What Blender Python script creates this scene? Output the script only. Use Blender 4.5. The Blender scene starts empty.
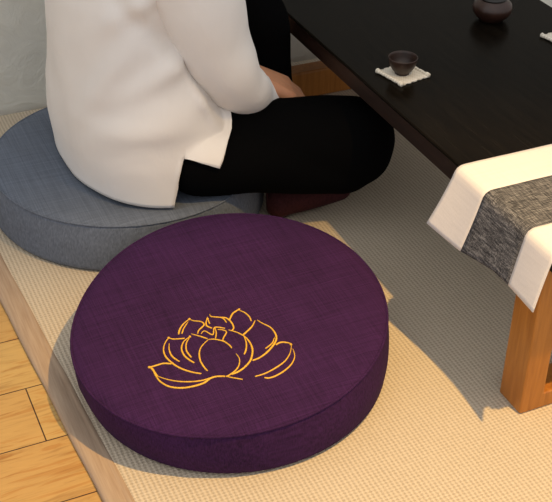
import bpy, bmesh, math, random
from mathutils import Vector, Matrix, noise
random.seed(7)
SC = bpy.context.scene
COL = SC.collection
V = Vector

# ------------------------------------------------------------------ helpers
def tag(o, label=None, cat=None, group=None, kind=None):
    if label: o['label'] = label
    if cat: o['category'] = cat
    if group: o['group'] = group
    if kind: o['kind'] = kind
    return o

def empty(name, loc=(0, 0, 0)):
    o = bpy.data.objects.new(name, None); o.location = loc
    o.empty_display_size = .05
    COL.objects.link(o); return o

def obj(name, me, mat=None, parent=None, smooth=True):
    o = bpy.data.objects.new(name, me); COL.objects.link(o)
    if mat: me.materials.append(mat)
    if smooth:
        for p in me.polygons: p.use_smooth = True
    if parent:
        o.parent = parent
        o.matrix_parent_inverse = Matrix.Translation(-V(parent.location))
    return o

def mesh(name, vs, fs):
    me = bpy.data.meshes.new(name); me.from_pydata([tuple(v) for v in vs], [], fs)
    me.validate(); me.update()
    bm = bmesh.new(); bm.from_mesh(me); bmesh.ops.recalc_face_normals(bm, faces=bm.faces)
    bm.to_mesh(me); bm.free(); return me

def join_data(parts):
    vs, fs = [], []
    for v, f in parts:
        b = len(vs); vs += list(v); fs += [tuple(i + b for i in q) for q in f]
    return vs, fs

def loft(rings, cap0=True, cap1=True):
    """closed rings of equal length -> verts, faces"""
    n = len(rings[0]); vs = [p for r in rings for p in r]; fs = []
    for k in range(len(rings) - 1):
        for i in range(n):
            j = (i + 1) % n
            fs.append((k * n + i, k * n + j, (k + 1) * n + j, (k + 1) * n + i))
    if cap0: fs.append(tuple(range(n))[::-1])
    if cap1: fs.append(tuple((len(rings) - 1) * n + i for i in range(n)))
    return vs, fs

def lathe(profile, loc, n=48):
    rings = [[(loc[0] + r * math.cos(2 * math.pi * i / n), loc[1] + r * math.sin(2 * math.pi * i / n), loc[2] + z)
              for i in range(n)] for r, z in profile]
    return loft(rings, True, True)

def box_data(x0, x1, y0, y1, z0, z1):
    v = [(x0, y0, z0), (x1, y0, z0), (x1, y1, z0), (x0, y1, z0), (x0, y0, z1), (x1, y0, z1), (x1, y1, z1), (x0, y1, z1)]
    f = [(0, 3, 2, 1), (4, 5, 6, 7), (0, 1, 5, 4), (1, 2, 6, 5), (2, 3, 7, 6), (3, 0, 4, 7)]
    return v, f

def bevel(o, w, seg=3):
    m = o.modifiers.new('bevel', 'BEVEL'); m.width = w; m.segments = seg; m.limit_method = 'ANGLE'
    m.angle_limit = math.radians(40)
    return o

def catmull(pts, sub=6):
    P = [V(p) for p in pts]; out = []
    for i in range(len(P) - 1):
        p0 = P[max(i - 1, 0)]; p1 = P[i]; p2 = P[i + 1]; p3 = P[min(i + 2, len(P) - 1)]
        for s in range(sub):
            t = s / sub
            out.append(.5 * ((2 * p1) + (p2 - p0) * t + (2 * p0 - 5 * p1 + 4 * p2 - p3) * t * t + (3 * p1 - p0 - 3 * p2 + p3) * t ** 3))
    out.append(P[-1]); return out

def tube(pts, radii, n=16, sq=1.0, wob=None):
    """swept tube along points with per-point radius"""
    rings = []; up = V((0, 0, 1)); prev = None
    for i, p in enumerate(pts):
        d = (pts[min(i + 1, len(pts) - 1)] - pts[max(i - 1, 0)]).normalized()
        a = d.cross(up) if prev is None else prev - d * prev.dot(d)
        if a.length < 1e-5: a = d.cross(V((1, 0, 0)))
        a.normalize(); b = d.cross(a); prev = a
        ring = []
        for k in range(n):
            t = 2 * math.pi * k / n
            q = a * math.cos(t) + b * (math.sin(t) * sq)
            r = radii[i] * (1 + (wob(i / (len(pts) - 1), t) if wob else 0))
            ring.append(p + q * r)
        rings.append(ring)
    return loft(rings)

def capsule(a, b, ra, rb, n=20, m=6):
    """tapered capsule between two points"""
    a, b = V(a), V(b); d = b - a; L = d.length
    d = d.normalized() if L > 1e-6 else V((0, 0, 1))
    u = d.orthogonal().normalized(); w = d.cross(u); rings = []
    def ring(c, r): return [c + (u * math.cos(2 * math.pi * k / n) + w * math.sin(2 * math.pi * k / n)) * r for k in range(n)]
    for i in range(m + 1):
        t = math.pi / 2 * (1 - i / m) * .97
        rings.append(ring(a - d * ra * math.sin(t), ra * math.cos(t)))
    for i in range(m + 1):
        t = math.pi / 2 * (i / m) * .97
        rings.append(ring(b + d * rb * math.sin(t), rb * math.cos(t)))
    return loft(rings)

def remeshed(name, parts, voxel, smooth=6, factor=.5):
    """one continuous surface grown from overlapping shapes"""
    vs, fs = join_data(parts)
    me = mesh(name + '_raw', vs, fs)
    o = bpy.data.objects.new(name + '_raw', me); COL.objects.link(o)
    r = o.modifiers.new('r', 'REMESH'); r.mode = 'VOXEL'; r.voxel_size = voxel; r.adaptivity = 0
    s = o.modifiers.new('s', 'SMOOTH'); s.iterations = smooth; s.factor = factor
    dg = bpy.context.evaluated_depsgraph_get(); dg.update()
    out = bpy.data.meshes.new_from_object(o.evaluated_get(dg)); out.name = name
    bpy.data.objects.remove(o); bpy.data.meshes.remove(me)
    return out

# ------------------------------------------------------------------ materials
class M:
    def __init__(s, name, rough=.8, spec=.3):
        s.m = bpy.data.materials.new(name); s.m.use_nodes = True; s.t = s.m.node_tree
        s.b = s.t.nodes['Principled BSDF']; s.b.inputs['Roughness'].default_value = rough
        s.b.inputs['Specular IOR Level'].default_value = spec
        s.tc = s.n('ShaderNodeTexCoord')
    def n(s, k, **kw):
        x = s.t.nodes.new(k)
        for a, v in kw.items(): setattr(x, a, v)
        return x
    def l(s, a, b): s.t.links.new(a, b)
    def mapping(s, scale=(1, 1, 1), rot=(0, 0, 0), loc=(0, 0, 0)):
        m = s.n('ShaderNodeMapping'); m.inputs['Scale'].default_value = scale
        m.inputs['Rotation'].default_value = rot; m.inputs['Location'].default_value = loc
        s.l(s.tc.outputs['Object'], m.inputs['Vector']); return m.outputs['Vector']
    def noise(s, vec, scale, detail=4, rough=.55, dist=0):
        x = s.n('ShaderNodeTexNoise'); x.inputs['Scale'].default_value = scale
        x.inputs['Detail'].default_value = detail; x.inputs['Roughness'].default_value = rough
        x.inputs['Distortion'].default_value = dist
        s.l(vec, x.inputs['Vector']); return x.outputs['Fac']
    def wave(s, vec, scale, dist=0, axis='X', dscale=1.0):
        x = s.n('ShaderNodeTexWave'); x.bands_direction = axis
        x.inputs['Scale'].default_value = scale; x.inputs['Distortion'].default_value = dist
        x.inputs['Detail Scale'].default_value = dscale
        s.l(vec, x.inputs['Vector']); return x.outputs['Fac']
    def ramp(s, fac, stops):
        r = s.n('ShaderNodeValToRGB'); e = r.color_ramp.elements
        while len(e) < len(stops): e.new(.5)
        for k, (p, c) in enumerate(stops): e[k].position = p; e[k].color = (*c, 1)
        s.l(fac, r.inputs['Fac']); return r.outputs['Color']
    def math(s, op, a, b):
        m = s.n('ShaderNodeMath', operation=op)
        for i, v in enumerate((a, b)):
            if isinstance(v, (int, float)): m.inputs[i].default_value = v
            else: s.l(v, m.inputs[i])
        return m.outputs[0]
    def mix(s, fac, a, b, blend='MIX'):
        m = s.n('ShaderNodeMix', data_type='RGBA', blend_type=blend)
        for i, v in ((0, fac), (6, a), (7, b)):
            if isinstance(v, (int, float)): m.inputs[i].default_value = v
            elif isinstance(v, tuple): m.inputs[i].default_value = (*v, 1)
            else: s.l(v, m.inputs[i])
        return m.outputs[2]
    def color(s, c):
        if isinstance(c, tuple): s.b.inputs['Base Color'].default_value = (*c, 1)
        else: s.l(c, s.b.inputs['Base Color'])
        return s
    def bump(s, h, strength=.3, dist=.002):
        b = s.n('ShaderNodeBump'); b.inputs['Strength'].default_value = strength
        b.inputs['Distance'].default_value = dist
        s.l(h, b.inputs['Height'])
        prev = s.b.inputs['Normal']
        if prev.is_linked: s.l(prev.links[0].from_socket, b.inputs['Normal'])
        s.l(b.outputs['Normal'], prev); return s

def rgb(r, g, b):
    f = lambda c: (c / 255 / 12.92) if c <= 10 else ((c / 255 + .055) / 1.055) ** 2.4
    return (f(r), f(g), f(b))

def scale_c(c, k): return tuple(min(1, x * k) for x in c)

def linen(name, c, var=.25, thread=900, rough=.9, bump=.35, rot=.2, sheen=.0):
    """woven cloth: two thread directions with slubs"""
    m = M(name, rough, .15)
    a = m.noise(m.mapping((thread * .012, thread, thread * .25), (0, 0, rot)), 1, 2)
    b = m.noise(m.mapping((thread, thread * .012, thread * .25), (0, 0, rot)), 1, 2)
    s = m.math('ADD', m.math('MULTIPLY', a, .5), m.math('MULTIPLY', b, .5))
    big = m.noise(m.mapping(), 9, 3)
    s2 = m.math('ADD', m.math('MULTIPLY', s, .8), m.math('MULTIPLY', big, .2))
    m.color(m.ramp(s2, [(.32, scale_c(c, 1 - var)), (.68, scale_c(c, 1 + var))]))
    m.bump(s, bump, .0012)
    if sheen:
        m.b.inputs['Sheen Weight'].default_value = sheen
    return m.m
# ---- the materials of the place
MAT = {}
MAT['purple'] = linen('purple_linen', (.036, .0105, .053), .5, 700, bump=.45, rot=.9)
MAT['purple_side'] = MAT['purple']
MAT['grey'] = linen('blue_grey_linen', (.132, .155, .198), .34, 600, bump=.4, rot=.3)
MAT['jacket'] = None
m = M('cream_cotton', .9, .15)
fold = m.noise(m.mapping((1, 1, .55), (.3, .2, 0)), 11, 3, .5, .6)
m.color(m.ramp(m.noise(m.mapping(), 7, 3), [(.3, (.79, .755, .72)), (.7, (.85, .82, .785))]))
m.bump(m.noise(m.mapping(), 420, 2), .12, .0008); m.bump(fold, .35, .012)
m.b.inputs['Sheen Weight'].default_value = .1
MAT['jacket'] = m.m
m = M('black_cotton', 1, .02); m.color((.0028, .0028, .0030)); m.bump(m.noise(m.mapping(), 30, 3), .3, .004); MAT['black'] = m.m
m = M('burgundy_knit', .9, .15); m.color(m.ramp(m.noise(m.mapping((1, 1, 1)), 220, 2), [(.3, (.034, .010, .012)), (.7, (.058, .017, .019))]))
m.bump(m.wave(m.mapping((1, 1, 1)), 160), .2, .001); MAT['sock'] = m.m
m = M('skin', .55, .4); m.color(m.ramp(m.noise(m.mapping(), 25, 3), [(.3, (.54, .24, .12)), (.7, (.66, .31, .165))]))
m.b.inputs['Subsurface Weight'].default_value = .1; m.b.inputs['Subsurface Radius'].default_value = (.01, .004, .002)
m.b.inputs['Subsurface Scale'].default_value = .3; MAT['skin'] = m.m
m = M('black_hair', .5, .4); m.color((.008, .007, .006)); m.bump(m.wave(m.mapping((1, 1, .1)), 90, 3), .5, .003); MAT['hair'] = m.m
m = M('eye_white', .3, .4); m.color((.7, .68, .65)); MAT['eye'] = m.m
m = M('iris', .2, .5); m.color((.02, .012, .008)); MAT['iris'] = m.m
m = M('lips', .5, .4); m.color((.42, .15, .12)); MAT['lips'] = m.m

# black stained table top
m = M('black_stained_wood', .24, .03)
g = m.noise(m.mapping((30, 2, 30)), 4, 4, .6)
m.color(m.ramp(g, [(.3, (.0036, .0027, .0018)), (.75, (.0095, .0072, .0048))]))
m.l(m.ramp(g, [(.2, (.19,) * 3), (.8, (.28,) * 3)]), m.b.inputs['Roughness']); m.bump(g, .08, .001); MAT['blackwood'] = m.m
m = M('dark_brown_edge', .45, .4); m.color(m.ramp(m.noise(m.mapping((30, 2, 30)), 4, 4), [(.3, (.010, .005, .0035)), (.7, (.022, .010, .007))])); MAT['edge'] = m.m
# honey-brown leg wood
m = M('honey_brown_wood', .35, .45)
g = m.noise(m.mapping((40, 40, 3)), 3, 5, .6, .4)
m.color(m.ramp(g, [(.3, (.32, .115, .018)), (.7, (.47, .185, .034))])); m.bump(g, .06, .001); MAT['leg'] = m.m

# runner cloths
MAT['white_cloth'] = linen('white_linen', (.76, .72, .70), .07, 800, bump=.25, rot=0)
m = M('speckled_grey_linen', .9, .1)
a = m.noise(m.mapping((60, 900, 400)), 1, 2); b = m.noise(m.mapping((900, 60, 400)), 1, 2)
s = m.math('ADD', m.math('MULTIPLY', a, .5), m.math('MULTIPLY', b, .5))
m.color(m.ramp(s, [(.36, (.028, .028, .032)), (.5, (.095, .095, .102)), (.64, (.27, .265, .27))])); m.bump(s, .4, .001); MAT['grey_cloth'] = m.m
m = M('cream_woven', .85, .2); m.color(m.ramp(m.wave(m.mapping((1, 1, 1), (0, 0, .1)), 60, .5, 'Y'), [(.2, (.72, .66, .54)), (.8, (.86, .81, .70))]))
m.bump(m.wave(m.mapping((1, 1, 1), (0, 0, .1)), 60, .5, 'Y'), .5, .001); MAT['coaster'] = m.m
m = M('dark_clay', .42, .5); m.color(m.ramp(m.noise(m.mapping(), 60, 4), [(.3, (.020, .010, .007)), (.7, (.038, .018, .012))])); MAT['clay'] = m.m
m = M('reddish_clay', .32, .5); m.color(m.ramp(m.noise(m.mapping(), 40, 4), [(.3, (.022, .010, .007)), (.7, (.042, .018, .012))])); MAT['redclay'] = m.m
m = M('black_glaze', .3, .5); m.color((.008, .007, .006)); MAT['blackglaze'] = m.m
m = M('gold_thread', .5, .5); m.color(m.ramp(m.noise(m.mapping((400, 400, 400)), 1, 2), [(.3, (.62, .33, .018)), (.7, (.85, .50, .04))])); MAT['gold'] = m.m

# rug: fine ribs crossed by short stitches
m = M('woven_rug', .95, .1)
rib = m.wave(m.mapping((1, 1, 1), (0, 0, math.radians(0)), (0, 0, 0)), 48, 2.2, 'X', 9)
cr = m.wave(m.mapping((1, 1, 1), (0, 0, math.radians(0)), (0, 0, 0)), 60, 2.6, 'Y', 9)
wv = m.math('ADD', m.math('MULTIPLY', rib, .6), m.math('MULTIPLY', cr, .4))
fine = m.noise(m.mapping(), 260, 2)
w2 = m.math('ADD', m.math('MULTIPLY', wv, .65), m.math('MULTIPLY', fine, .35))
base = m.ramp(w2, [(.25, (.39, .325, .24)), (.5, (.58, .495, .375)), (.8, (.68, .59, .46))])
m.color(m.mix(.25, base, m.ramp(m.noise(m.mapping(), 3.2, 3), [(.35, (.53, .445, .335)), (.65, (.63, .545, .425))])))
m.bump(w2, .6, .0022); MAT['rug'] = m.m
m = M('rug_binding', .9, .15)
f = m.noise(m.mapping((300, 14, 60)), 1, 3)
m.color(m.ramp(f, [(.3, (.37, .265, .185)), (.7, (.47, .355, .255))])); m.bump(f, .3, .001); MAT['binding'] = m.m

# oak plank floor, boards along x
m = M('oak_planks', .38, .4)
br = m.n('ShaderNodeTexBrick'); br.offset = .37; br.offset_frequency = 4; br.squash = 1
vec = m.mapping((1, 1, 1), (0, 0, 0), (-.197, .0425, 0))
m.l(vec, br.inputs['Vector'])
for k, v in (('Scale', 1), ('Mortar Size', .0011), ('Mortar Smooth', .3), ('Brick Width', 1.3), ('Row Height', .1175), ('Bias', .15)): br.inputs[k].default_value = v
br.inputs['Color1'].default_value = (.56, .39, .145, 1); br.inputs['Color2'].default_value = (.50, .295, .10, 1); br.inputs['Mortar'].default_value = (.05, .022, .01, 1)
g = m.noise(m.mapping((5, 46, 5)), 2.2, 6, .62, 1.3)
g2 = m.noise(m.mapping((3.5, 26, 1), (0, 0, .05)), 1.6, 3, .5, 2.2)
gr = m.ramp(g, [(.30, (.66, .56, .46)), (.48, (.98, .96, .92)), (.8, (1.12, 1.10, 1.05))])
gs = m.ramp(g2, [(.36, (.88, .76, .64)), (.44, (1, 1, 1)), (1, (1, 1, 1))])
m.color(m.mix(1, m.mix(.75, br.outputs['Color'], gr, 'MULTIPLY'), gs, 'MULTIPLY'))
m.bump(m.math('ADD', m.math('MULTIPLY', br.outputs['Fac'], -1.0), m.math('MULTIPLY', g, .15)), .35, .0015); MAT['floor'] = m.m

# plaster wall with faint trowelled swirls
m = M('grey_green_plaster', .85, .2)
n1 = m.noise(m.mapping((1, 1, 1)), 14, 5, .6, 2.5)
m.color(m.ramp(n1, [(.3, (.64, .65, .61)), (.7, (.70, .71, .66))]))
m.bump(n1, .5, .006); m.bump(m.wave(m.mapping((1, 1, 1), (0, .5, 0)), 3, 9, 'X', 2), .35, .005); MAT['wall'] = m.m
# ================================================================== setting
m_ = box_data(-1.6, 2.6, -1.9, .93, -.06, -.008)
tag(obj('floor', mesh('floor', *m_), MAT['floor'], None, False), kind='structure')
m_ = box_data(-1.6, 2.6, .915, 1.03, -.06, 2.5)
tag(obj('wall_back', mesh('wall_back', *m_), MAT['wall'], None, False), kind='structure')

# rug with a taped edge, its left side turned 3 degrees off the boards
def edge_x(y): return -.2555 - .053 * y
rug = empty('rug', (.6, -.2, -.008))
tag(rug, 'large tan woven rug with a taped edge lying over the plank floor', 'rug')
ys = [-1.7 + (.905 + 1.7) * i / 40 for i in range(41)]
vs, fs = [], []
for y in ys:
    xi = edge_x(y) + .034
    for x, z in ((xi, -.008), (xi, -.0006), (xi + .004, 0), (2.4, 0), (2.4, -.008)): vs.append((x, y, z))
for i in range(40):
    for k in range(4):
        a = i * 5 + k; fs.append((a, a + 1, a + 6, a + 5))
    fs.append((i * 5 + 4, i * 5, i * 5 + 5, i * 5 + 9))
fs += [(0, 1, 2, 3, 4), tuple(200 + k for k in (4, 3, 2, 1, 0))]
obj('woven_field', mesh('woven_field', vs, fs), MAT['rug'], rug, False)
vs, fs = [], []
prof = [(0, -.008), (.0, -.004), (.003, -.0002), (.008, .0012), (.024, .0012), (.0265, .0002), (.029, .0010), (.0345, .0008), (.0365, -.001), (.0365, -.0079)]
n = len(prof)
for y in ys:
    for dx, z in prof: vs.append((edge_x(y) + dx + .0007 * math.sin(y * 31), y, z))
for i in range(40):
    for k in range(n):
        a = i * n + k; b = i * n + (k + 1) % n; fs.append((a, b, b + n, a + n))
fs += [tuple(range(n)), tuple(40 * n + k for k in range(n))[::-1]]
obj('edge_binding', mesh('edge_binding', vs, fs), MAT['binding'], rug)

# ================================================================== cushions
def fourier(c):
    return lambda t: c[0] + sum(c[2 * k - 1] * math.cos(k * t) + c[2 * k] * math.sin(k * t) for k in range(1, (len(c) + 1) // 2))

def cushion(name, label, cx, cy, rt, rb, plane, dome, mat, group=None):
    root = empty(name, (cx, cy, 0)); tag(root, label, 'cushion', group)
    N = 128; TH = [2 * math.pi * i / N for i in range(N)]
    def top_z(x, y, s): return plane(x, y) + dome * (1 - s * s)
    # top panel
    rings = []
    S = [.02, .1, .2, .3, .4, .5, .6, .7, .8, .88, .94, .975, .992, 1.0]
    for s in S:
        ring = []
        for t in TH:
            r = rt(t) * s; x, y = r * math.cos(t), r * math.sin(t)
            z = top_z(x, y, s) + .0009 * noise.noise(V((x * 22, y * 22, cx * 9 + 3)))
            if s > .93: z -= .0035 * ((s - .93) / .07) ** 2
            ring.append((cx + x, cy + y, z))
        rings.append(ring)
    under = [[(p[0] * .999 + cx * .001, p[1] * .999 + cy * .001, p[2] - .006) for p in rings[-1]]]
    obj('top_panel', mesh('top_panel', *loft(rings + under)), mat, root)
    # side band with a soft belly and small puckers
    rings = []
    for k in range(15):
        f = k / 14; ring = []
        for t in TH:
            R = rt(t) * (1 - f) + rb(t) * f + .0045 * math.sin(math.pi * f) + (.003 * f)
            R += .0016 * noise.noise(V((math.cos(t) * 9, math.sin(t) * 9, f * 2.2 + cx * 5))) * math.sin(math.pi * min(1, f + .15))
            R += .0007 * math.sin(t * 70 + 3 * noise.noise(V((t, f * 3, 0)))) * max(0, 1 - f * 3)
            if f > .93: R -= .004 * ((f - .93) / .07) ** 2
            xt, yt = rt(t) * math.cos(t), rt(t) * math.sin(t)
            zt = plane(xt, yt) - .0045
            z = .0012 + (zt - .0012) * (1 - f) + (0 if f < .99 else -.0002)
            ring.append((cx + R * math.cos(t), cy + R * math.sin(t), z))
        rings.append(ring)
    obj('side_band', mesh('side_band', *loft(rings)), mat, root)
    # stitched seam roll round the rim
    pts = []
    for t in TH:
        xt, yt = rt(t) * math.cos(t), rt(t) * math.sin(t)
        pts.append((cx + xt * 1.002, cy + yt * 1.002, plane(xt, yt) - .0038))
    rings = []
    for i, p in enumerate(pts):
        d = V((math.cos(TH[i]), math.sin(TH[i]), 0)); rings.append([V(p) + d * (.0019 * math.cos(a)) + V((0, 0, .0019 * math.sin(a))) for a in (k * math.pi / 4 for k in range(8))])
    n = 8; vs = [q for r in rings for q in r]; fs = []
    for i in range(N):
        for k in range(n):
            j = (i + 1) % N; fs.append((i * n + k, i * n + (k + 1) % n, j * n + (k + 1) % n, j * n + k))
    obj('seam_piping', mesh('seam_piping', vs, fs), mat, root)
    return root, top_z

PT = [0.2327, 0.0053, 0.0073, -0.0012, 0.0094, -0.0018, -0.0026]
PB = [0.2256, 0.0111, 0.0065, -0.0032, 0.0046, 0.0004, -0.0011]
DOME = .004
pr, ptop = cushion('round_cushion', 'round dark purple linen floor cushion with a gold lotus on top', .003, -.003, fourier(PT), fourier(PB),
                   lambda x, y: .094 + .05 * x + .042 * y, DOME, MAT['purple'], None)
LOTUS = [[1.3,[[-0.1355,-0.0568],[-0.132,-0.0585],[-0.1254,-0.0589],[-0.1148,-0.0599],[-0.1058,-0.0655]]],[1.5,[[-0.1355,-0.0568],[-0.133,-0.0653],[-0.1326,-0.0795],[-0.1303,-0.0923],[-0.1227,-0.1049],[-0.1098,-0.1137],[-0.0952,-0.1179],[-0.0792,-0.1185],[-0.0679,-0.1141],[-0.0585,-0.1145],[-0.0484,-0.1188]]],[1,[[-0.131,-0.079],[-0.1226,-0.0894],[-0.1102,-0.1],[-0.0944,-0.1086],[-0.0798,-0.1132],[-0.0691,-0.1135]]],[1.6,[[-0.1355,-0.0568],[-0.1325,-0.0623],[-0.132,-0.0718],[-0.1311,-0.0798]]],[1.3,[[-0.0916,-0.0145],[-0.1003,-0.0232],[-0.1065,-0.035],[-0.1081,-0.0488],[-0.1042,-0.065],[-0.0971,-0.0793],[-0.0857,-0.0927],[-0.0756,-0.1006]]],[1.2,[[-0.0948,-0.0258],[-0.0993,-0.0384],[-0.0998,-0.0528],[-0.0945,-0.0663]]],[1,[[-0.0916,-0.0145],[-0.0865,-0.02],[-0.0716,-0.0254]]],[1.3,[[-0.064,-0.0255],[-0.0751,-0.031],[-0.0826,-0.0422],[-0.0844,-0.056],[-0.0817,-0.0675],[-0.077,-0.0771]]],[1.2,[[-0.0652,-0.0271],[-0.0733,-0.0361],[-0.0782,-0.0506],[-0.0769,-0.0657]]],[1.2,[[-0.0426,-0.0421],[-0.0558,-0.0507],[-0.0636,-0.0617],[-0.0678,-0.0762],[-0.0678,-0.0891],[-0.0662,-0.0991]]],[1,[[-0.0426,-0.0421],[-0.0339,-0.0453],[-0.0229,-0.0556]]],[1,[[-0.06,-0.0209],[-0.0508,-0.0305],[-0.0431,-0.0398]]],[1.3,[[-0.0512,0.0102],[-0.0639,0.0029],[-0.0725,-0.0063],[-0.0764,-0.014]]],[1,[[-0.055,0.0053],[-0.0655,-0.0052],[-0.0718,-0.0145]]],[1.1,[[-0.0512,0.0102],[-0.0477,0.0041],[-0.0387,-0.0025],[-0.037,-0.0108],[-0.0475,-0.0181],[-0.0518,-0.024]]],[1,[[-0.0285,-0.0509],[-0.0235,-0.0562],[-0.0202,-0.0653],[-0.0194,-0.072]]],[1.1,[[-0.0183,-0.0849],[-0.0178,-0.0954],[-0.0232,-0.1071],[-0.0321,-0.115],[-0.0436,-0.1195],[-0.0477,-0.1196]]],[0.9,[[-0.0477,-0.1196],[-0.0394,-0.1262],[-0.0291,-0.1344]]],[1.4,[[-0.0093,-0.0352],[-0.0005,-0.0454],[0.0057,-0.0582],[0.0076,-0.074],[0.0045,-0.0893],[-0.0056,-0.1051],[-0.0195,-0.1148],[-0.0323,-0.1189],[-0.0392,-0.1188]]],[1.2,[[0.0052,-0.0558],[0.0031,-0.0698],[-0.0021,-0.0821],[-0.0085,-0.0907]]],[1.3,[[0.0322,-0.0333],[0.0238,-0.0427],[0.0119,-0.0503],[0.0052,-0.0537]]],[1.4,[[0.0354,-0.0339],[0.0396,-0.0433],[0.0461,-0.0551],[0.0474,-0.0687],[0.0446,-0.0803],[0.0368,-0.0894],[0.0223,-0.0995],[0.0084,-0.1054],[-0.0028,-0.1064]]],[1,[[0.043,-0.0774],[0.0352,-0.0866],[0.0225,-0.0925]]],[1.3,[[0.0223,-0.0008],[0.0155,-0.0031],[0.0082,-0.0065],[-0.0001,-0.0161]]],[1.1,[[0.0207,-0.0046],[0.0253,-0.0113],[0.028,-0.0224],[0.0269,-0.0318]]],[1.3,[[0.0596,-0.0984],[0.054,-0.093],[0.0467,-0.0897],[0.0387,-0.0915]]],[1.1,[[0.0583,-0.1012],[0.0501,-0.1141],[0.038,-0.125],[0.0222,-0.1319],[0.0034,-0.1364],[-0.0118,-0.1361]]],[1.2,[[0.0571,-0.1082],[0.0537,-0.1219],[0.044,-0.1337],[0.0305,-0.1416],[0.0159,-0.146],[0.0046,-0.1463],[-0.0009,-0.1431]]],[1.2,[[-0.0214,0.0067],[-0.0213,0.0014],[-0.0115,-0.0049],[-0.0027,-0.0108],[0.0004,-0.0225],[-0.0009,-0.0337],[-0.0051,-0.0384]]],[1.2,[[-0.0266,0.0022],[-0.0324,-0.0071],[-0.0342,-0.0147],[-0.0294,-0.0221]]],[1,[[-0.0267,0.0005],[-0.0284,-0.0072],[-0.0288,-0.0122]]],[0.9,[[-0.0115,-0.0049],[-0.007,-0.0105],[-0.0062,-0.0194]]],[1,[[-0.0477,-0.0268],[-0.0409,-0.0233],[-0.0334,-0.0352],[-0.0251,-0.0224],[-0.0126,-0.0299]]],[1,[[-0.0251,-0.0224],[-0.0272,-0.0331],[-0.0325,-0.0438]]],[1,[[-0.0231,-0.0284],[-0.0175,-0.031],[-0.0136,-0.0378],[-0.0218,-0.0472],[-0.0249,-0.0523]]]]
TIPS = [[-0.0512, 0.0102], [-0.0916, -0.0145], [-0.1353, -0.0577], [0.0204, -0.0017], [0.0585, -0.0988], [-0.0277, -0.0007], [-0.0637, -0.0248]]
rt = fourier(PT)
parts = []
def on_top(x, y):
    x -= .003; y += .003; s = math.hypot(x, y) / rt(math.atan2(y, x)); return ptop(x, y, s) + .0009 * noise.noise(V((x * 22, y * 22, .003 * 9 + 3)))
for w, st in LOTUS:
    P = catmull([(x, y, 0) for x, y in st], 7)
    P = [V((p.x, p.y, on_top(p.x, p.y) + .0006)) for p in P]
    n = len(P); L = []; vs = []
    for i in range(n):
        d = (P[min(i + 1, n - 1)] - P[max(i - 1, 0)]); d.z = 0; d.normalize(); a = V((-d.y, d.x, 0))
        f = i / (n - 1)
        hw = .00092 * w * (.45 + .75 * math.sin(math.pi * min(1, .25 + .75 * (1 - f)))) * (1 + .18 * noise.noise(P[i] * 300))
        vs.append([P[i] + a * hw + V((0, 0, -.0012)), P[i] + a * hw * .8 + V((0, 0, .0002)), P[i] + V((0, 0, .0007)), P[i] - a * hw * .8 + V((0, 0, .0002)), P[i] - a * hw + V((0, 0, -.0012))])
    parts.append(loft(vs))
for x, y in TIPS:
    z = on_top(x, y)
    parts.append(([(x + .0026 * math.cos(k * math.pi / 3) * (1.3 if k == 1 else 1), y + .0030 * math.sin(k * math.pi / 3), z - .0008) for k in range(6)]
                  + [(x + .0012 * math.cos(k * math.pi / 3), y + .0014 * math.sin(k * math.pi / 3), z + .0012) for k in range(6)],
                  [(k, (k + 1) % 6, 6 + (k + 1) % 6, 6 + k) for k in range(6)] + [tuple(range(6, 12)), tuple(range(5, -1, -1))]))
tag(obj('lotus_embroidery', mesh('lotus_embroidery', *join_data(parts)), MAT['gold'], pr), 'gold embroidered lotus outline')

GX, GY, GR, GH = .017, .511, .2375, .0925
cushion('round_cushion', 'round blue-grey linen floor cushion under the seated person', GX, GY, lambda t: GR, lambda t: GR + .004,
        lambda x, y: GH, -.002, MAT['grey'], None)

# ================================================================== low table
TX0, TX1, TY0, TY1, TZ = .331, .786, -.300, .86, .300
tb = empty('tea_table', ((TX0 + TX1) / 2, (TY0 + TY1) / 2, 0))
tag(tb, 'long low tea table with a black top on honey-brown sled legs', 'table')
bevel(obj('table_top', mesh('table_top', *box_data(TX0, TX1, TY0, TY1, TZ - .006, TZ)), MAT['blackwood'], tb, False), .0025)
bevel(obj('apron', mesh('apron', *box_data(TX0 + .004, TX1 - .004, TY0 + .004, TY1 - .004, TZ - .038, TZ - .0058)), MAT['edge'], tb, False), .002)
def end_frame(y0, y1, bar):
    """rounded portal of wide uprights on a floor bar"""
    x0, x1, zt, w, r = TX0 + .010, TX1 - .010, TZ - .0382, .038, .014
    def outline(a0, a1, zb, zt, r):
        pts = [(a0, zb), (a1, zb)]
        for k in range(6): t = k * math.pi / 10; pts.append((a1 - r + r * math.cos(t), zt - r + r * math.sin(t)))
        for k in range(6): t = math.pi / 2 + k * math.pi / 10; pts.append((a0 + r + r * math.cos(t), zt - r + r * math.sin(t)))
        return pts
    o = outline(x0, x1, .0006, zt, r); i = outline(x0 + w, x1 - w, bar, zt - .035, .006)
    n = len(o); vs = [(x, y0, z) for x, z in o] + [(x, y0, z) for x, z in i] + [(x, y1, z) for x, z in o] + [(x, y1, z) for x, z in i]
    fs = []
    for k in range(n):
        j = (k + 1) % n
        fs += [(k, j, n + j, n + k), (2 * n + k, 3 * n + k, 3 * n + j, 2 * n + j), (k, 2 * n + k, 2 * n + j, j), (n + k, n + j, 3 * n + j, 3 * n + k)]
    return mesh('leg_frame', vs, fs)
bevel(obj('leg_frame', end_frame(-.263, -.211, .028), MAT['leg'], tb, False), .003)
bevel(obj('leg_frame', end_frame(.735, .775, .062), MAT['leg'], tb, False), .003)

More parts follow.
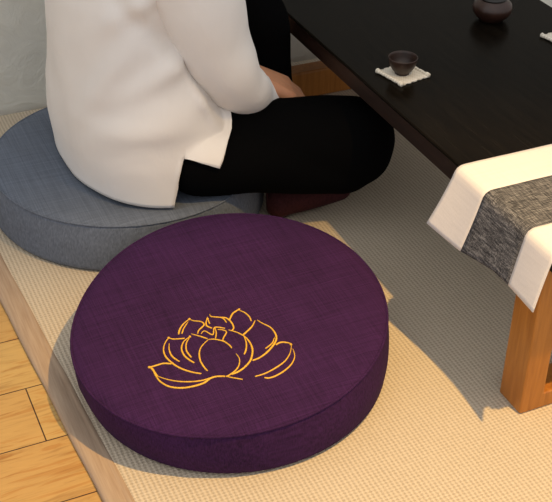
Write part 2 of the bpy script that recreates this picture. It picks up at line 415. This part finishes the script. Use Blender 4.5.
# runner: three strips of cloth sewn side by side, laid across the table's near end
rn = empty('table_runner', ((TX0 + TX1) / 2, -.178, TZ))
tag(rn, 'white and speckled grey cloth runner draped over the near end of the black table', 'runner')
def runner_pt(u, v):
    """u along the cloth (0 = left hem), v across: 0 far edge .. 1 near edge"""
    y = -.062 - .232 * v
    drop = .118
    flat = TX1 - TX0 + .004
    T = TZ + .0012
    wave = .006 * math.sin(v * 7.0 + .6) + .003 * math.sin(v * 15)
    rr = .012
    def hang(s):           # s = distance below the bend, -> (outward, down)
        a = min(s / rr, math.pi / 2 * .93)
        o = rr * math.sin(a); d = rr * (1 - math.cos(a)); rest = max(0, s - rr * math.pi / 2 * .93)
        k = .15 + .20 * (1 - v) ** 2 + .10 * v ** 3 + 1.2 * wave
        return o + rest * k, d + rest * math.sqrt(max(.05, 1 - k * k))
    L = drop - .014 - .013 * max(0, min(1, (v - .3) / .3))
    if u < L:
        o, d = hang(L - u); x, z = TX0 + .004 - o, T - d
        y += (.010 * (1 - v) - .004 * v) * ((L - u) / L) ** 2
    elif u > L + flat:
        o, d = hang(u - L - flat); x, z = TX1 - .004 + o, T - d
    else:
        x, z = TX0 + .004 + (u - L), T
        z += .0006 * (noise.noise(V((x * 30, y * 30, 0))) + .6)
        # the far corner lifts off a little
    return (x, y, z)
def strip(name, v0, v1, mat, lab):
    nu, nv = 110, 12; tot = .118 * 2 + TX1 - TX0 + .004
    vs = [runner_pt(tot * i / nu, v0 + (v1 - v0) * j / nv) for i in range(nu + 1) for j in range(nv + 1)]
    fs = [(i * (nv + 1) + j, (i + 1) * (nv + 1) + j, (i + 1) * (nv + 1) + j + 1, i * (nv + 1) + j + 1) for i in range(nu) for j in range(nv)]
    me = bpy.data.meshes.new(name); me.from_pydata(vs, [], fs); me.update()
    o = obj(name, me, mat, rn); s = o.modifiers.new('s', 'SOLIDIFY'); s.thickness = .0016; s.offset = -1 if lab == 0 else -1
    return o
strip('white_border', 0, .315, MAT['white_cloth'], 0)
strip('grey_band', .315, .745, MAT['grey_cloth'], 0)
strip('white_border', .745, 1.0, MAT['white_cloth'], 0)

# ---- tea things
def coaster(name, cx, cy, rot, label):
    N = 40; vs, fs = [], []
    hs = .0285
    for i in range(N + 1):
        for j in range(13):
            a = (i / N * 2 - 1) * hs; b = (j / 12 * 2 - 1) * hs
            sc = .0022 * abs(math.sin(i / N * math.pi * 5))
            bb = b * (1 + (sc / hs if j in (0, 12) else 0))
            z = .0016 + .0006 * math.sin(i * 2.4) * (1 if 0 < j < 12 else 0)
            x = cx + a * math.cos(rot) - bb * math.sin(rot); y = cy + a * math.sin(rot) + bb * math.cos(rot)
            vs.append((x, y, TZ + .0018 + z))
    for i in range(N):
        for j in range(12):
            a = i * 13 + j; fs.append((a, a + 13, a + 14, a + 1))
    me = bpy.data.meshes.new(name); me.from_pydata(vs, [], fs); me.update()
    root = empty(name, (cx, cy, TZ)); tag(root, label, 'coaster', 'woven coasters on the tea table')
    o = obj('woven_mat', me, MAT['coaster'], root); s = o.modifiers.new('s', 'SOLIDIFY'); s.thickness = .0030; s.offset = -1
    for sx in (-1, 1):      # the rolled ends stand up as soft ridges
        pts = []
        for k in range(13):
            b = (k / 12 * 2 - 1) * (hs + .002); a = sx * (hs - .0005)
            pts.append(V((cx + a * math.cos(rot) - b * math.sin(rot), cy + a * math.sin(rot) + b * math.cos(rot), TZ + .0034)))
        r = [.0030 + (.0010 if k in (0, 1, 11, 12) else 0) + .0005 * math.sin(k * 2.2) for k in range(13)]
        obj('rolled_hem', mesh('rolled_hem', *tube(pts, r, 10)), MAT['coaster'], root)
    return root
CUP = (.3965, .2225)
co = coaster('coaster', .3985, .2225, math.radians(12), 'cream woven coaster under the dark tea cup')
co2 = coaster('coaster', .7245, .236, math.radians(10), 'cream woven coaster at the far right side of the black table top')
cup = empty('tea_cup', (CUP[0], CUP[1], TZ + .004)); tag(cup, 'small dark brown clay tea cup on a cream coaster', 'cup')
prof = [(.0105, .0005), (.0125, 0), (.0128, .0025), (.0165, .007), (.0208, .0135), (.0236, .0215), (.0248, .029), (.0252, .0312), (.0246, .0322), (.0238, .0316),
        (.0228, .0275), (.0212, .0205), (.0180, .0130), (.0130, .0085), (.0040, .0068)]
obj('bowl', mesh('bowl', *lathe([(r * .94, z * .88) for r, z in prof], (CUP[0], CUP[1], TZ + .0041))), MAT['clay'], cup)

PX, PY = .652, .358
pot = empty('tea_jar', (PX, PY, TZ)); tag(pot, 'round reddish-brown clay pot with a black lid on the black table', 'pot')
prof = [(.017, .0006), (.0195, .0002), (.021, .003), (.0285, .011), (.0335, .021), (.0350, .030), (.0335, .039), (.0285, .047), (.0225, .0515), (.0215, .0530), (.0205, .0515), (.026, .045), (.031, .036), (.031, .025), (.024, .012), (.006, .008)]
obj('pot_body', mesh('pot_body', *lathe([(r, z * .76) for r, z in prof], (PX, PY, TZ))), MAT['redclay'], pot)
prof = [(.0190, .0500), (.0235, .0518), (.0240, .0545), (.0225, .0565), (.0150, .0590), (.0060, .0605), (.0040, .0640), (.0062, .0680), (.0040, .0715), (.0008, .0722)]
obj('lid', mesh('lid', *lathe([(r, z * .76) for r, z in prof], (PX, PY, TZ))), MAT['blackglaze'], pot)
# ================================================================== person, sitting cross-legged, facing +x
pe = empty('person', (.05, .51, GH))
tag(pe, 'person in a cream jacket and black trousers sitting cross-legged on the grey cushion', 'person')

NEAR_THIGH = [((.05, .430, .178), .086), ((.20, .364, .144), .078), ((.354, .302, .152), .076)]
NEAR_UNDER = [((.085, .334, .150), .057), ((.20, .326, .136), .060), ((.335, .298, .117), .060)]
NEAR_SHIN = [((.360, .298, .135), .066), ((.24, .36, .150), .055), ((.10, .45, .165), .045)]
FAR_THIGH = [((.05, .610, .195), .088), ((.15, .600, .295), .078), ((.240, .555, .375), .060)]
FAR_SHIN = [((.240, .555, .372), .060), ((.268, .500, .310), .051), ((.281, .512, .250), .049), ((.286, .512, .175), .050), ((.285, .42, .09), .045)]
PELVIS = [((.035, .45, .205), .108), ((.035, .59, .205), .108)]
CH = [NEAR_THIGH, NEAR_SHIN, FAR_THIGH, FAR_SHIN, PELVIS, NEAR_UNDER]
def chain(c, k=0, **kw):
    return [capsule(c[i][0], c[i + 1][0], c[i][1] - k, c[i + 1][1] - k, **kw) for i in range(len(c) - 1)]
def on_cushion(x, y): return math.hypot(x - GX, y - GY) < GR + .022
def settle(me, lift=.0015, floor_z=.0015):
    for v in me.vertices:
        lo = GH + lift if on_cushion(v.co.x, v.co.y) else floor_z
        if v.co.z < lo: v.co.z = lo

# ---- the body: one surface
def ellipsoid(c, r, n=24, mm=14, rot=None):
    c = V(c); rings = []
    for i in range(mm + 1):
        t = math.pi * (.02 + .96 * i / mm); ring = []
        for k in range(n):
            p = V((r[0] * math.sin(t) * math.cos(2 * math.pi * k / n), r[1] * math.sin(t) * math.sin(2 * math.pi * k / n), -r[2] * math.cos(t)))
            if rot: p = rot @ p
            ring.append(c + p)
        rings.append(ring)
    return loft(rings)
SHN, ELN, WRN = (.060, .412, .570), (.140, .347, .305), (.211, .418, .249)
SHF, ELF, WRF = (.060, .628, .570), (.150, .692, .335), (.245, .600, .300)
B = []
B += [capsule((.045, .52, .20), (.05, .52, .40), .105, .10), capsule((.05, .47, .24), (.055, .46, .52), .09, .085), capsule((.05, .57, .24), (.055, .58, .52), .09, .085),
      capsule((.058, .435, .572), (.058, .605, .572), .044, .044), capsule((.055, .52, .58), (.075, .52, .74), .06, .046)]
for c in CH[:4]: B += chain(c, .012)
for sh, el, wr in ((SHN, ELN, WRN), (SHF, ELF, WRF)):
    B += [capsule(sh, el, .036, .032), capsule(el, wr, .033, .022)]
HC = V((.088, .52, .845))
B += [ellipsoid(HC, (.088, .074, .108)), ellipsoid(HC + V((.035, 0, -.055)), (.052, .052, .058)), capsule(HC + V((.082, 0, .012)), HC + V((.102, 0, -.022)), .007, .012),
      ellipsoid(HC + V((.070, 0, -.060)), (.018, .024, .010))]
for s in (-1, 1):
    B += [ellipsoid(HC + V((-.004, s * .074, -.012)), (.018, .008, .030)), ellipsoid(HC + V((.074, s * .028, -.028)), (.016, .020, .016))]
def hand(wr, d, lat, thumb_side, tips):
    """palm, five unequal bent fingers; d = towards the fingertips, lat = across the knuckles"""
    wr = V(wr); d = V(d).normalized(); lat = V(lat); lat = (lat - d * lat.dot(d)).normalized()
    nrm = d.cross(lat).normalized()
    if nrm.z > 0: nrm = -nrm                     # palm side looks down
    out = []
    for k in range(4):                            # the four metacarpals make the palm
        out.append(capsule(wr + lat * (.010 * (1.5 - k)) + d * .004, wr + d * .078 + lat * (.0185 * (1.5 - k)), .0165, .0115))
    for k, L in enumerate((.072, .080, .074, .058)):
        o = 1.5 - k; base = wr + d * .078 + lat * (.0185 * o)
        a = (d + lat * (.05 * o) + nrm * .28).normalized(); b = (d + nrm * .75).normalized(); c = (d + nrm * 1.25).normalized()
        p1 = base + a * L * .46; p2 = p1 + b * L * .32; p3 = p2 + c * L * .22
        out += [capsule(base, p1, .0088, .0080, 12, 4), capsule(p1, p2, .0080, .0072, 12, 4), capsule(p2, p3, .0072, .0062, 12, 4)]
    t0 = wr + d * .022 + lat * (.020 * thumb_side)
    t1 = t0 + (d * .6 + lat * thumb_side * .75 + nrm * .25).normalized() * .036
    t2 = t1 + (d * .9 + lat * thumb_side * .25 + nrm * .3).normalized() * .030
    t3 = t2 + (d * 1 - lat * thumb_side * .05 + nrm * .4).normalized() * .022
    out += [capsule(t0, t1, .013, .0098, 12, 4), capsule(t1, t2, .0095, .0085, 12, 4), capsule(t2, t3, .0085, .0068, 12, 4)]
    return out
B += hand(WRN, (.072, -.016, -.036), (.15, .95, .05), 1, None)
B += hand(WRF, (.05, -.035, -.028), (.3, .95, 0), -1, None)
bme = remeshed('body', B, .0042, 4, .5)
settle(bme, .004, .004)
body = obj('body', bme, MAT['skin'], pe)
for s in (-1, 1):
    e = obj('eye', mesh('eye', *ellipsoid(HC + V((.0745, s * .030, .004)), (.010, .013, .0085), 16, 10)), MAT['eye'], pe)
    obj('iris', mesh('iris', *ellipsoid(HC + V((.0825, s * .030, .002)), (.0030, .0055, .0055), 12, 8)), MAT['iris'], e)
obj('mouth', mesh('mouth', *ellipsoid(HC + V((.0855, 0, -.058)), (.0050, .020, .0055), 18, 8)), MAT['lips'], pe)
hp = [ellipsoid(HC + V((-.018, 0, .022)), (.086, .082, .098)), ellipsoid(HC + V((-.085, 0, .02)), (.045, .05, .048)), ellipsoid(HC + V((-.035, 0, -.03)), (.06, .076, .07)), ellipsoid(HC + V((.02, 0, .065)), (.066, .07, .052))]
obj('hair', remeshed('hair', hp, .006, 4), MAT['hair'], pe)

# ---- trousers
T = []
for c in CH: T += chain(c)
tme = remeshed('trousers', T, .007, 8)
for v in tme.vertices:
    n_ = noise.noise(v.co * 14) * .003; v.co += v.normal * n_
settle(tme)
obj('trousers', tme, MAT['black'], pe)
# ---- sock on the foot that shows under the near knee
S_ = [capsule((.243, .345, .032), (.300, .345, .034), .031, .032), capsule((.300, .345, .034), (.355, .341, .034), .032, .026), capsule((.29, .385, .07), (.27, .36, .05), .038, .034), ellipsoid((.238, .343, .028), (.026, .032, .026))]
sme = remeshed('sock', S_, .005, 6); settle(sme, .0015, .0008)
tag(obj('sock', sme, MAT['sock'], pe), 'burgundy sock')

# ---- jacket: open hem with side slits, draped over the lap
SEC = [(.09, .058, .153, .52, .226), (.16, .055, .156, .52, .226), (.22, .053, .152, .52, .218), (.26, .053, .149, .52, .208), (.32, .054, .147, .52, .196), (.40, .058, .144, .52, .186), (.48, .062, .132, .52, .180),
       (.55, .062, .116, .52, .172), (.60, .060, .100, .52, .148), (.635, .062, .078, .52, .105), (.66, .067, .062, .52, .070), (.69, .072, .056, .52, .058)]
def sec(z):
    z = min(max(z, SEC[0][0]), SEC[-1][0])
    for a, b in zip(SEC, SEC[1:]):
        if z <= b[0]:
            t = (z - a[0]) / (b[0] - a[0]); t = t * t * (3 - 2 * t) * .5 + t * .5
            return [a[k] + (b[k] - a[k]) * t for k in range(1, 5)]
SLIT = math.radians(98.5)
HEM = [(0, .255), (30, .240), (50, .212), (65, .180), (76, .158), (86, .168), (98.5, .183)]
def hem_z(phi):
    a = abs(phi)
    if a > SLIT + 1e-6: return GH + .0045 + .004 * max(0, math.sin((a - SLIT) * 2.2)) ** 2
    d = math.degrees(a)
    for (p, z), (q, w) in zip(HEM, HEM[1:]):
        if d <= q: return z + (w - z) * (d - p) / (q - p)
    return HEM[-1][1]
PH = []
for i in range(72): PH.append(-SLIT + 2 * SLIT * i / 71)
back = 2 * math.pi - 2 * SLIT
for i in range(72): PH.append(SLIT + math.radians(.35) + (back - math.radians(.7)) * i / 71)
def wrap(p): return p - 2 * math.pi if p > math.pi else p
def push(p, gap=.006):
    for c in (NEAR_THIGH, FAR_THIGH, PELVIS, NEAR_UNDER):
        for (a, ra), (b, rb) in zip(c, c[1:]):
            a, b = V(a), V(b); ab = b - a; t = max(0, min(1, (p - a).dot(ab) / ab.dot(ab)))
            q = a + ab * t; r = ra + (rb - ra) * t + gap; dd = p - q
            if dd.length < r: p = q + dd.normalized() * r
    return p
def gauss(x, s): return math.exp(-(x / s) ** 2)
def folds(phi, z):
    """long soft creases: (angle, height at that angle, slope, width, depth)"""
    f = 0
    for a0, z0, sl, w, dep, la in FOLDS:
        da = phi - math.radians(a0)
        f += 1.5 * dep * gauss((z - z0 - sl * da), w) * gauss(da, la)
    return f
FOLDS = [(-95, .34, .10, .018, .007, .5), (-115, .40, -.16, .020, -.006, .4), (-82, .27, -.22, .014, .006, .28), (-100, .25, .05, .03, .006, .6), (-135, .30, .2, .03, .006, .35),
         (-70, .33, -.35, .014, -.008, .25), (-150, .18, .1, .03, .004, .5), (-105, .455, .12, .020, .007, .45), (-88, .44, -.3, .014, -.006, .2), (100, .34, .1, .02, .006, .5), (70, .3, .3, .02, .006, .3)]
SLEEVE = ([(.056, .462, .604), (.058, .415, .582), (.074, .375, .520), (.104, .352, .420), (.124, .345, .352), (.147, .343, .300), (.176, .358, .258), (.212, .392, .224), (.262, .407, .199)], [.046, .062, .069, .069, .058, .051, .046, .037, .026])
SLV = [(q_, r_.x) for q_, r_ in zip(catmull(SLEEVE[0], 5), catmull([(k, 0, 0) for k in SLEEVE[1]], 5))]
NR = 72; rings = []; ZB = GH + .0045
for r in range(NR + 1):
    ring = []
    for ph in PH:
        phi = wrap(ph); h = hem_z(phi); zm = .285; RA, RM = 14, 28
        if abs(phi) > SLIT + 1e-6: za = .186
        else:
            w_ = min(1, (SLIT - abs(phi)) / .35); w_ = w_ * w_ * (3 - 2 * w_); za = h + .003 + .4 * (zm - h) * w_
        z = h + (za - h) * r / RA if r < RA else za + (zm - za) * (r - RA) / (RM - RA) if r < RM else zm + (.69 - zm) * (r - RM) / (NR - RM)
        cx, ax, cy, ay = sec(z)
        near = gauss(abs(phi) - SLIT, .35)
        ph2 = phi * (1 - .085 * near * max(0, min(1, (z - .10) / .09)))
        c, s = math.cos(ph2), math.sin(ph2)
        p = V((cx + ax * math.copysign(abs(c) ** .9, c), cy + ay * math.copysign(abs(s) ** .9, s), z))
        nn = V((c, s, 0))
        damp = min(1, (.66 - z) / .1) if z > .56 else 1
        p += nn * (folds(phi, z) * min(1, max(0, (z - .15) / .08)) + .0035 * noise.noise(V((p.x * 11, p.y * 11, z * 9))) + .004 * noise.noise(V((p.x * 5, p.y * 5, z * 5 + 4)))) * max(0, damp)
        if s < .3 and .19 < z < .60:
            gap = min((p - a_).length - r_ for a_, r_ in SLV)
            if gap < .022: p -= V((c * .6, s, 0)) * (.016 * min(1, (.022 - gap) / .022) ** .7)
        p = push(p)
        lo = GH + .0045
        if p.z < lo and on_cushion(p.x, p.y): p.z = lo
        ring.append(p)
    rings.append(ring)
vs, fs = loft(rings, False, False)
# the slits: no cloth between the two edge columns below the top of the slit
NC = len(PH); slit_cols = {(71, 72), (72, 71), (143, 0), (0, 143)}
fs = [f for f in fs if not ((f[0] % NC, f[1] % NC) in slit_cols and f[0] // NC < 14)]
def sleeve(pts, rad, sg):
    P = catmull(pts, 9); R = [v.x for v in catmull([(r, 0, 0) for r in rad], 9)]
    def wob(f, t):
        return .05 * math.sin(f * 17 + 2 * math.cos(t * 1 + .6)) * math.cos(t - 2.4) + .05 * noise.noise(V((math.cos(t) * 1.6, math.sin(t) * 1.6, f * 7 + sg))) + .045 * gauss(f - .60, .05) * math.cos(t - 3.6) - .05 * gauss(f - .70, .035) * math.cos(t - 3.6)
    v, f = tube(P, R, 40, 1, wob)
    nring = len(P); f = f[:-1]                      # the cuff end stays open
    c = P[-1]; d = (P[-1] - P[-3]).normalized()
    for k in range(9):                              # the cuff is cut on a slant, its lower lip reaching further
        w_ = (1 - k / 9) ** 2
        for i in range(40):
            q = v[len(v) - 40 * (k + 1) + i]; cc = P[-1 - k]; h_ = (q - cc).z / R[-1]
            v[len(v) - 40 * (k + 1) + i] = q + d * (-h_ * .017 * w_)
    last = v[-40:]
    inner = [[c + (q - c) * .90 for q in last], [c - d * .03 + (q - c) * .84 for q in last], [c - d * .05 + (q - c) * .55 for q in last]]
    b = len(v); v = v + [q for rr in inner for q in rr]
    for k in range(3):
        a0 = b - 40 if k == 0 else b + (k - 1) * 40; b0 = b + k * 40
        for i in range(40): j = (i + 1) % 40; f.append((a0 + i, a0 + j, b0 + j, b0 + i))
    f.append(tuple(b + 80 + i for i in range(40)))
    return v, f
SLN = sleeve(*SLEEVE, 0)
SLF = sleeve([(.056, .578, .604), (.058, .625, .582), (.075, .670, .530), (.115, .692, .430), (.140, .702, .365), (.165, .690, .325), (.195, .660, .312), (.235, .615, .302)], [.046, .062, .074, .078, .072, .064, .056, .048], 3)
torso = mesh('jacket', vs, fs)
bm = bmesh.new(); bm.from_mesh(torso); bmesh.ops.remove_doubles(bm, verts=bm.verts, dist=.0001); bmesh.ops.recalc_face_normals(bm, faces=bm.faces)
bm.to_mesh(torso); bm.free()
jk = obj('jacket', torso, MAT['jacket'], pe)
s = jk.modifiers.new('s', 'SOLIDIFY'); s.thickness = .0035; s.offset = 0
for nm, d in (('sleeve', SLN), ('sleeve', SLF)): obj(nm, mesh(nm, *d), MAT['jacket'], jk)
# ================================================================== light and camera
L = bpy.data.lights.new('ceiling_spot', 'SPOT'); L.energy = 135; L.color = (1, .62, .20); L.shadow_soft_size = .014
L.spot_size = math.radians(56); L.spot_blend = .75
lo = bpy.data.objects.new('ceiling_spot', L); COL.objects.link(lo); lo.location = (.43, -.60, 1.75)
lo.rotation_euler = (V((.07, -.42, 0)) - lo.location).to_track_quat('-Z', 'Y').to_euler()
w = bpy.data.worlds.new('room_light'); SC.world = w; w.use_nodes = True
nt = w.node_tree; bg = nt.nodes['Background']
# the room's own soft light: pale ceiling above, dimmer walls around
tc = nt.nodes.new('ShaderNodeTexCoord'); sx = nt.nodes.new('ShaderNodeSeparateXYZ'); rp = nt.nodes.new('ShaderNodeValToRGB')
nt.links.new(tc.outputs['Generated'], sx.inputs[0]); nt.links.new(sx.outputs['Z'], rp.inputs['Fac']); 
# ... and an added brighter side behind the viewer, to lift wall and jacket
dt = nt.nodes.new('ShaderNodeVectorMath'); dt.operation = 'DOT_PRODUCT'; dt.inputs[1].default_value = (-.62, -.78, 0); nt.links.new(tc.outputs['Generated'], dt.inputs[0])
ma = nt.nodes.new('ShaderNodeMath'); ma.operation = 'MULTIPLY_ADD'; ma.inputs[1].default_value = .36; ma.inputs[2].default_value = 1.0; nt.links.new(dt.outputs['Value'], ma.inputs[0])
mx = nt.nodes.new('ShaderNodeVectorMath'); mx.operation = 'SCALE'; nt.links.new(rp.outputs['Color'], mx.inputs[0]); nt.links.new(ma.outputs[0], mx.inputs['Scale'])
nt.links.new(mx.outputs[0], bg.inputs['Color'])

e = rp.color_ramp.elements; e.new(.55)
for k, (p, c) in enumerate([(0, (.60, .585, .585)), (.5, (.78, .765, .765)), (1, (1, .975, .97))]): e[k].position = p; e[k].color = (*c, 1)
bg.inputs['Strength'].default_value = .88

cam = bpy.data.cameras.new('camera'); co_ = bpy.data.objects.new('camera', cam); COL.objects.link(co_)
cam.sensor_fit = 'HORIZONTAL'; cam.sensor_width = 36; cam.lens = 36 * 1142.03 / 552; cam.clip_start = .01
pitch, roll, yaw = .60564, .01614, .4285
fw = V((math.sin(yaw) * math.cos(pitch), math.cos(yaw) * math.cos(pitch), -math.sin(pitch)))
rr = V((math.cos(yaw), -math.sin(yaw), 0)); uu = rr.cross(fw)
R_ = rr * math.cos(roll) + uu * math.sin(roll); U_ = -rr * math.sin(roll) + uu * math.cos(roll)
mt = Matrix((R_, U_, -fw)).transposed().to_4x4(); mt.translation = V((-.47451, -1.21066, 1.10703))
co_.matrix_world = mt
SC.camera = co_
vs_ = SC.view_settings; vs_.view_transform = 'Standard'; vs_.look = 'None'; vs_.exposure = 0; vs_.gamma = 1; vs_.use_curve_mapping = False
